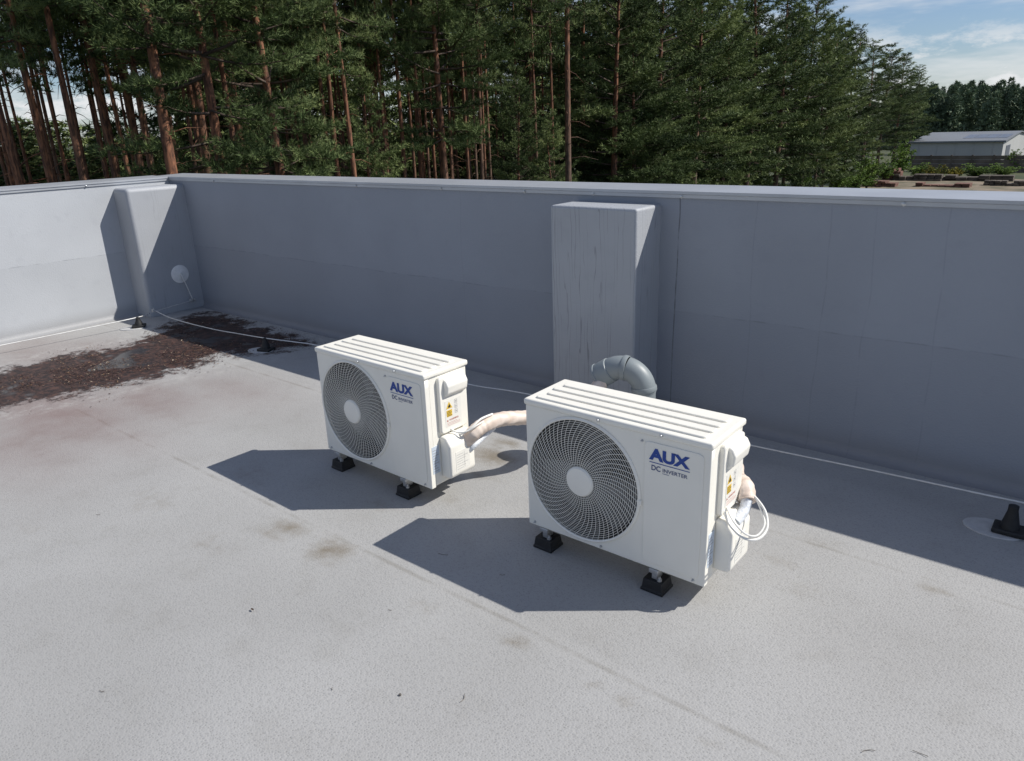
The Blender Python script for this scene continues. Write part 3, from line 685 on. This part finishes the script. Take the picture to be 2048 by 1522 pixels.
def crown(name, seed, H, zb, rmax, kind, k=9, L=.2, W=.03, step=.15, sub=.2, spread=.8, drop=.14, zs=1.0):
    rng = np.random.default_rng(seed); TP = []; TD = []; TT = []; lm = Limbs()
    z = zb; up = np.array([0, 0, 1.0])
    while z < H-.15:
        t = (z-zb)/(H-zb)
        pr = rmax*min(1, (.70+1.5*t) if kind == 'E' else (.45+2.2*t))*min(1, max(.05, (1.03-t)*(1.35 if kind == 'E' else 2.2)))**.8
        nb = rng.integers(4, 7); a0 = rng.random()*6.28
        for b in range(nb):
            if rng.random() < drop: continue
            az = a0+b*6.283/nb+rng.normal()*.3; ln = pr*rng.uniform(.45, 1.2)+.15; el = R(-14+54*t)+rng.normal()*.14
            h = np.array([math.cos(az), math.sin(az), 0]); side = np.array([-h[1], h[0], 0])
            crv = rng.uniform(.08, .32)
            sv = np.linspace(0, 1, 6); base = np.array([0, 0, z+rng.normal()*.08]); bend = rng.normal()*.18
            pts = base + h*(ln*sv*math.cos(el))[:, None] + up*(ln*(sv*math.sin(el)+crv*sv**2.2))[:, None] + side*(bend*ln*sv**2)[:, None]
            lm.add(pts, .012+.012*ln, .006)
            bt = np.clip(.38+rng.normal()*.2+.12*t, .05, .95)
            s = .30
            while s <= 1.0:
                p = base + h*(ln*s*math.cos(el)) + up*(ln*(s*math.sin(el)+crv*s**2.2)) + side*(bend*ln*s*s)
                for sg in (-1, 1):
                    if rng.random() < .1: continue
                    dr = unit(h*math.cos(.85)+side*sg*math.sin(.85)*rng.uniform(.6, 1.2)+up*rng.uniform(-.12, .38))
                    sl = (.36*ln*(1.12-s)+.24)*rng.uniform(.6, 1.2); q = np.arange(.08, sl, step)
                    if len(q) == 0: continue
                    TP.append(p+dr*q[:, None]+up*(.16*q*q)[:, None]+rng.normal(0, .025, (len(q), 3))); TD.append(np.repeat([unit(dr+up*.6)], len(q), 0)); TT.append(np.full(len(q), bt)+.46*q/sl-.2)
                TP.append(p[None]); TD.append(unit(h+up*.6)[None]); TT.append(np.array([bt+.1]))
                s += sub/max(ln, .4)
        z += rng.uniform(.36, .66)*zs
    P = np.concatenate(TP); D = np.concatenate(TD); tn = np.concatenate(TT)
    V, T, ti = blades(P, D, tn, k, L, W, rng, spread)
    LV = np.array(lm.V); LT = np.array(lm.T)+len(V)
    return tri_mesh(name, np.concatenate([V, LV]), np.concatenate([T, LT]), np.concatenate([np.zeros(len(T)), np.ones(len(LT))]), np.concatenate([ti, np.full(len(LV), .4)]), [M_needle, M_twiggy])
def trunk_mesh(name, seed, H, r, dead=0, z0=3.0, z1=9.0):
    rg = random.Random(seed); pts = []; rs = []
    ph = rg.random()*6; am = rg.uniform(.08, .22)
    for i in range(17):
        s = i/16; z = H*s*.97
        wx = am*math.sin(ph+s*4)*s*2; pts.append((wx*(s), am*.8*math.cos(ph*2+s*3.3)*s, z)); rs.append(r*(1.0-.82*s**1.1)*(1.25 if i == 0 else 1))
    mb = MB().tube(pts, rs, 12)
    for d in range(dead):
        z = rg.uniform(z0, z1); a = rg.random()*6.28; l = rg.uniform(.3, 1.2); i = z/(H*.97)*16; q = pts[int(i)]
        b = Vector((q[0], q[1], z)); h = Vector((math.cos(a), math.sin(a), rg.uniform(-.35, .25)))
        mb.tube([b, b+h*l*.5+Vector((0, 0, .03)), b+h*l+Vector((rg.uniform(-.1, .1), rg.uniform(-.1, .1), -.1*l))], [.018, .010, .004], 4)
    me = bpy.data.meshes.new(name); me.from_pydata(mb.v, [], mb.f); me.materials.append(M_bark)
    me.polygons.foreach_set('use_smooth', [True]*len(me.polygons)); return me
TREES = {}
def tree_kind(key, tm, cm): TREES[key] = ('pine_tree', tm, cm)
for i in range(3):
    tm = trunk_mesh('trunk', 20+i, 17.5, .15, 22, 3.5, 11)
    tree_kind('T%d' % i, tm, crown('crown', 40+i, 18.2, 9.2+.5*i, 2.3, 'T', 12, .19, .019, .13, .21, .6))
    tree_kind('U%d' % i, tm, crown('crown', 50+i, 17.5, 9.8+.5*i, 1.9, 'T', 8, .27, .042, .24, .36))
for i in range(4):
    tree_kind('E%d' % i, trunk_mesh('trunk', 30+i, 14.6, .15, 6, 1.5, 4), crown('crown', 60+i, 15.4, 2.2+.5*i, 2.6+.25*(i % 3), 'E', 14, .20, .024, .125, .19, .6, .14, .95))
for i in range(2):
    tree_kind('H%d' % i, trunk_mesh('trunk', 80+i, 16.5, .16, 14, 2.5, 6.5), crown('crown', 90+i, 17.0, 5.8+1.1*i, 2.5, 'E', 14, .17, .015, .10, .17, .55, .2, 1.05))
    tree_kind('D%d' % i, trunk_mesh('trunk', 84+i, 14.5, .15, 0), crown('crown', 94+i, 15.4, 2.0, 2.9, 'E', 7, .38, .085, .28, .34))
def plant(key, p, rz, sc, label, group, cat='tree'):
    name, tm, cm = TREES[key]
    t = thing(name, label, cat, tuple(p), rz, group); t.scale = sc if isinstance(sc, tuple) else (sc,)*3
    for nm, me in (('trunk', tm), ('crown', cm)):
        o = bpy.data.objects.new(nm, me); COL.objects.link(o); o.parent = t
    return t
def edge_d(u, x=-13.7):
    d = ray(u, 250); d.z = 0; d.normalize(); return (x-CAM.x)/d.x
GRP = 'pine trees at the forest edge'
front = [
 (14, 20, 'T0', 1, 'tall pine with dark bare trunk at the far left edge'), (72, 21.5, 'T1', .98, 'slim red-barked pine, second trunk from the left edge'), (140, 20, 'T2', 1.02, 'straight brown pine trunk left of the corner post'),
 (214, 23, 'T1', 1, 'slender pine trunk rising directly above the corner post'), (262, 26, 'T0', .97, 'thin pine trunk close left of the thickest red trunk'), (328, 18, 'T0', 1.02, 'thickest red-barked pine trunk, just left of the roof corner'),
 (398, 24, 'T0', 1.03, 'pine trunk half hidden behind drooping boughs right of the thickest trunk'), (462, 20, 'T1', .95, 'pale slim pine trunk in front of green undergrowth'),
 (548, 20.5, 'H0', 1.0, 'bushy pine with low drooping boughs right of the roof corner'), (425, 19, 'H1', 1.02, 'broad pine whose boughs hang over the roof corner'), (648, 27, 'T2', 1, 'dark bare pine trunk behind the bushy pine'),
 (728, 26, 'E1', .62, 'young light green pine in a gap between bare trunks'), (700, 24, 'T0', 1, 'bare pine trunk rising behind the young light green pine'), (800, 28, 'T1', 1, 'dark pine trunk in the gap left of the spreading boughs'),
 (590, 27, 'E2', .47, 'short green pine filling the space under the bushy pine'), (835, 29, 'T2', .98, 'second dark pine trunk in the gap left of the spreading boughs'),
 (885, 28, 'H1', 1.04, 'pine with spreading layered boughs left of centre'), (960, 30, 'T0', 1, 'slim dark pine trunk near the middle of the forest'), (1035, 31, 'E2', .62, 'short full pine in front of the thick middle trunk'),
 (1062, 38, 'H1', 1.08, 'tall full pine left of the thick middle trunk'), (1137, 28.5, 'T2', 1.08, 'thick straight pine trunk above the middle post'), (1100, 30, 'E3', .52, 'short pine hiding the foot of the thick middle trunk'), (1165, 40, 'H0', 1.1, 'full pine behind the thick middle trunk'), (1230, 38, 'E0', 1.08, 'full dense pine right of the middle post'),
 (1270, 39, 'E3', .80, 'lower pine with pale tips behind the back wall, right of centre'), (1320, 43, 'E1', 1.14, 'dense pine above the dark wall seam'), (1392, 48, 'E2', 1.14, 'wide dense pine right of the wall seam'),
 (1450, 54, 'E0', .98, 'shorter pine tucked between two wide pines'), (1500, 57, 'E3', 1.18, 'tall dense pine with dark layered boughs'), (1560, 63, 'E1', 1.16, 'dense pine left of the sky opening'),
 (1612, 69, 'E2', 1.12, 'tallest dense pine beside the open sky'), (1655, 76, 'E0', .99, 'pine crown stepping down right of the tallest one'), (1697, 85, 'E3', 1.0, 'pine with ragged top in the receding row'),
 (1733, 95, 'E1', .97, 'small-looking pine further along the receding row'), (1764, 110, 'E2', .98, 'distant pine, fourth from the right end of the row'), (1795, 130, 'E0', 1.0, 'distant pine, third from the right end of the row'), (1824, 158, 'E3', .97, 'distant pine, second from the right end of the row'), (1852, 205, 'E1', .88, 'last distant pine at the right end of the row')]
for i, (u, d, k, s, lab) in enumerate(front):
    w_ = (1.08 if 'thickest' in lab else .95) if 'thick' in lab and k[0] == 'T' else (.70 if k[0] == 'T' else 1.0)
    wx_ = (1.22 if u < 1740 else 1.5) if u > 1180 else 1.0
    plant(k, FAR(u, d), rnd.random()*6.28, (s*w_*wx_, s*w_*wx_, s), lab, GRP)
cnt = 0; pts = [tuple(FAR(u, d)[:2]) for u, d, *_ in front]
rr2 = random.Random(5)
def place_deep(num, ulo, uhi, lo, hi, keys, lab, grp, mind, smin=.9, smax=1.08, slim=1.0):
    c = 0; tries = 0
    while c < num and tries < 6000:
        tries += 1
        u = rr2.uniform(ulo, uhi); d = edge_d(u)+rr2.uniform(lo, hi); p = FAR(u, d)
        if min(math.hypot(p.x-q[0], p.y-q[1]) for q in pts) < mind: continue
        s = rr2.uniform(smin, smax); sx = s*slim*rr2.uniform(.85, 1.15)
        pts.append((p.x, p.y)); plant(rr2.choice(keys), p, rr2.random()*6.28, (sx, sx, s), lab, grp); c += 1
place_deep(96, -20, 1130, -2.0, 11, ['U0', 'U1', 'U2'], 'bare-trunked pine standing in shade deeper inside the forest', 'bare pines deeper in the forest', .85, slim=.58)
place_deep(23, 300, 1250, 17, 24, ['D0', 'D1'], 'dark bushy pine far back behind the bare trunks', 'bushy pines far back in the forest', 1.9, slim=1.15)
place_deep(18, -60, 310, 16, 24, ['D0', 'D1'], 'low dark pine far back on the left, below the sky gaps', 'low pines far back on the left', 1.4, .42, .56, 2.0)
place_deep(12, 1180, 1680, 3.5, 8, ['D0', 'D1'], 'dense pine in the second rank behind the forest edge', 'second rank of dense pines', 2.3, .95, 1.05)

# broadleaf shrubs
def shrub_mesh(seed, mats, H=4.0, Rr=1.3, L=.13, W=.08):
    rng = np.random.default_rng(seed); TP = []; TD = []; TT = []; lm = Limbs()
    for s in range(22):
        az = rng.random()*6.28; rr_ = Rr*math.sqrt(rng.random()); hh = H*(1-.45*(rr_/Rr)**2)*rng.uniform(.6, 1.0)
        tip = np.array([math.cos(az)*rr_, math.sin(az)*rr_, hh]); sv = np.linspace(0, 1, 5)
        p = np.stack([tip[0]*sv**1.5, tip[1]*sv**1.5, tip[2]*sv], 1); lm.add(p, .03, .006); bt = .45+rng.normal()*.16
        for q in rng.uniform(.2, 1, 18):
            c = np.array([tip[0]*q**1.5, tip[1]*q**1.5, tip[2]*q]) + rng.normal(0, .14, 3)*(1.4-q*.6)
            TP.append(c[None]); TD.append(np.array([[math.cos(az)*.5, math.sin(az)*.5, .5]])); TT.append(np.array([bt+.2*q-.1]))
    V, T, ti = blades(np.concatenate(TP), np.concatenate(TD), np.concatenate(TT), 12, L, W, rng, 1.0, True)
    LV = np.array(lm.V); LT = np.array(lm.T)+len(V); nl = len(LT)
    fol = tri_mesh('foliage', V, T, np.zeros(len(T)), ti, mats)
    stm = tri_mesh('stem', LV, LT-len(V), np.zeros(nl), np.full(len(LV), .4), [M_twiggy])
    return fol, stm
SH = [shrub_mesh(5, [M_leaf]), shrub_mesh(6, [M_leaf], 4.4, 1.5), shrub_mesh(9, [M_yleaf], 2.2, 1.6)]
def shrub(k, p, h, wdt, label, group=None, name='leafy_shrub', cat='shrub'):
    t = thing(name, label, cat, tuple(p), rnd.random()*6, group)
    base = (4.0, 4.4, 2.2)[k]; bw_ = (1.3, 1.5, 1.6)[k]; t.scale = (wdt/bw_, wdt/bw_, h/base)
    for nm, me in (('foliage', SH[k][0]), ('stem', SH[k][1])):
        o = bpy.data.objects.new(nm, me); COL.objects.link(o); o.parent = t
GS = 'broadleaf bushes along the forest edge'
for u, d, h, wd, lab in ((445, 24, 6.0, 1.3, 'bright green bush below the pale slim trunk'), (520, 27, 5.8, 1.5, 'green bush under the bushy pine near the roof corner'), (118, 28, 5.5, 1.5, 'dim green bush behind the leftmost trunks'), (30, 27, 5.7, 1.6, 'dim green bush at the far left edge behind the wall'), (385, 26, 5.9, 1.3, 'green bush between the thickest trunk and the bright bush'), (225, 29, 5.5, 1.5, 'green bush behind the corner post'),
                         (655, 30, 5.6, 1.6, 'shaded bush left of the young light green pine'), (780, 33, 5.5, 1.7, 'shaded bush right of the young light green pine'), (945, 36, 5.4, 1.8, 'low bush among dark trunks near the middle'), (860, 34, 5.4, 1.6, 'low bush below the spreading boughs'),
                         (1390, 54, 4.2, 1.6, 'bright bush against dark pines right of the wall seam'), (1612, 70, 3.7, 1.3, 'bright bush under the tallest dense pine'), (1690, 79, 3.8, 1.7, 'bright bush right of the tallest dense pine'),
                         (1748, 87, 4.5, 2.0, 'round bright bush before the far pines'), (1812, 104, 5.4, 1.6, 'upright bush beside the left end of the warehouse'), (2040, 112, 3.4, 1.4, 'bush at the sunlit end of the warehouse'),
                         (1722, 83, 2.8, 2.2, 'low scrub left of the round bright bush'), (1782, 97, 3.0, 2.0, 'low scrub between the round bush and the upright bush'), (1850, 102, 2.1, 2.2, 'low green scrub at the left end of the fence'), (1965, 102, 1.9, 2.6, 'low green scrub right of the yellow bushes'), (2020, 102, 1.9, 2.4, 'low green scrub at the right end of the visible fence')):
    shrub(rnd.choice((0, 1)), FAR(u, d), h, wd, lab, GS)
for u, d, h, wd, lab in ((1888, 101, 1.8, 1.7, 'low yellow flowering bush in front of the fence'), (1925, 101, 1.5, 1.6, 'smaller yellow bush to the right in front of the fence')):
    shrub(2, FAR(u, d), h, wd, lab, GS)

# far wood
rng = np.random.default_rng(11); TP = []; TD = []; TT = []
for i in range(420):
    u = rng.uniform(1780, 2400); d = rng.choice([200, 230, 270, 310])+rng.uniform(-14, 14); p = FAR(u, d); Ht = rng.uniform(10.0, 14.2)*(1.0 if d > 250 else .80)
    n = 260; h = rng.random(n)**.8; a = rng.random(n)*6.28; r = (1-h)**.7*rng.uniform(2.0, 3.2)*np.sqrt(rng.random(n))+.2
    TP.append(np.stack([p.x+np.cos(a)*r, p.y+np.sin(a)*r, GZ+1+h*Ht], 1)); TD.append(np.stack([np.cos(a), np.sin(a), np.full(n, .6)], 1)); TT.append(np.full(n, rng.uniform(.2, .8)))
V, T, ti = blades(np.concatenate(TP), np.concatenate(TD), np.concatenate(TT), 4, .75, .36, rng)
me = tri_mesh('far_wood', V, T, np.zeros(len(T)), ti, [foliage_mat('far_needles', (.075, .105, .07), (.16, .21, .125), (.25, .30, .18))])
o = bpy.data.objects.new('far_wood', me); COL.objects.link(o); tag(o, 'far dark wood on the horizon behind the warehouse', 'forest', kind='stuff')

# ------------------------------------------------------------------ warehouse, fence, yard
M_clad = pm('warehouse_cladding', (.42, .42, .41), .6, 0, .05, .2)
M_roof = pm('warehouse_roof', (.16, .17, .185), .6, 0, .05, .2)
M_conc = pm('fence_concrete', (.14, .115, .095), .9, 0, .25, .8)
M_rust = pm('rusty_clay', (.15, .075, .055), .9, 0, .3, 1.5)
M_timber = pm('weathered_timber', (.10, .082, .066), .9, 0, .3, 1.5)
M_pane = pm('solar_blue', (.13, .145, .18), .4, .1, .1, .5)
yw = 122.0
xl = PY(1822, 288, yw).x; xr = PY(2007, 288, yw).x; ze = PY(1900, 285, yw).z
t = thing('warehouse', 'low pale warehouse with shallow roof beyond the yard', 'building', ((xl+xr)/2, yw, GZ))
hw = (xr-xl)/2; he = ze-GZ; dp = 30.0
MB().prism([(0, 0), (dp, 0), (dp, he), (dp*.5, he+.8), (0, he)], 'x', -hw, hw).build('wall', M_clad, t, smooth=False)
rf = MB()
rf.prism([(-.4, he-.02), (dp*.5, he+.87), (dp*.5, he+1.05), (-.4, he+.2)], 'x', -hw-.3, hw+.3); rf.prism([(dp*.5+.01, he+.87), (dp+.4, he-.02), (dp+.4, he+.2), (dp*.5+.01, he+1.05)], 'x', -hw-.3, hw+.3)
rf = rf.build('roof', M_roof, t, smooth=False)
sp_ = MB()
for k in range(4):
    xa = hw-5.6+k*1.4; za = lambda q: he+.23+(q+.4)/(dp*.5+.4)*.86
    sp_.add([(xa, 3.5, za(3.5)), (xa+1.3, 3.5, za(3.5)), (xa+1.3, 9.5, za(9.5)), (xa, 9.5, za(9.5))], [(0, 1, 2, 3)])
sp_.build('solar_panel', M_pane, rf, smooth=False)
for k in range(5):
    xa = -hw+(k+.5)*hw*2/5
    MB().box(xa-.03, xa+.03, -.05, .0, 0, he-.05).build('wall_joint', M_clad, t, smooth=False)
MB().box(hw-.001, hw+.05, 3, 7, 0, he*.8).build('door', M_pane, t, smooth=False)
yf = 107.0
t = thing('concrete_fence', 'long brown-grey panel fence in front of the warehouse', 'fence', (PY(1822, 320, yf).x, yf, GZ))
ft = PY(1930, 311, yf).z-GZ; k = 0
while k < 13:
    xa = k*2.3
    MB().box(xa-.1, xa+.1, -.1, .1, 0, ft+.08).build('fence_post', M_conc, t, smooth=False)
    pn = MB()
    for j in range(4): pn.box(xa+.105, xa+2.195, -.03, .03, j*ft/4+.012, (j+1)*ft/4-.012)
    pn.build('fence_panel', M_conc, t, smooth=False); k += 1
def stack(name, u, d, wx, wy, h, nrow, mat, label, cat):
    p = FAR(u, d); mb = MB()
    rg = random.Random(int(u))
    for r_ in range(nrow):
        nb = 7
        for q in range(nb):
            if r_ == nrow-1 and rg.random() < .35: continue
            a = -wx/2+q*wx/nb; mb.box(p.x+a+.03, p.x+a+wx/nb-.03+rg.uniform(-.02, .02), p.y-wy/2+rg.uniform(-.3, .2), p.y+wy/2, GZ+.04+r_*h/nrow, GZ+.04+(r_+1)*h/nrow-.03)
    return tag(mb.build(name, mat, None, smooth=False), label, cat)
stack('brick_stack', 1776, 90, 3.2, 1.5, .6, 3, M_rust, 'reddish stack of bricks at the left of the yard', 'bricks')
stack('brick_stack', 1800, 99, 1.8, 1.2, 1.3, 4, M_rust, 'taller rusty stack below the upright bush', 'bricks')
stack('brick_stack', 1905, 90, 5.0, 1.4, .4, 2, M_rust, 'long low rusty stack in the middle of the yard', 'bricks')
stack('timber_stack', 1850, 98, 5.0, 1.2, .7, 3, M_timber, 'dark timber stack beside the yellow bush', 'timber')
stack('timber_stack', 1965, 98, 7.5, 1.2, .6, 3, M_timber, 'dark timber stack on the right of the yard', 'timber')
stack('timber_stack', 2030, 92, 3.6, 1.0, .5, 2, M_timber, 'low timber stack at the right edge of the yard', 'timber')
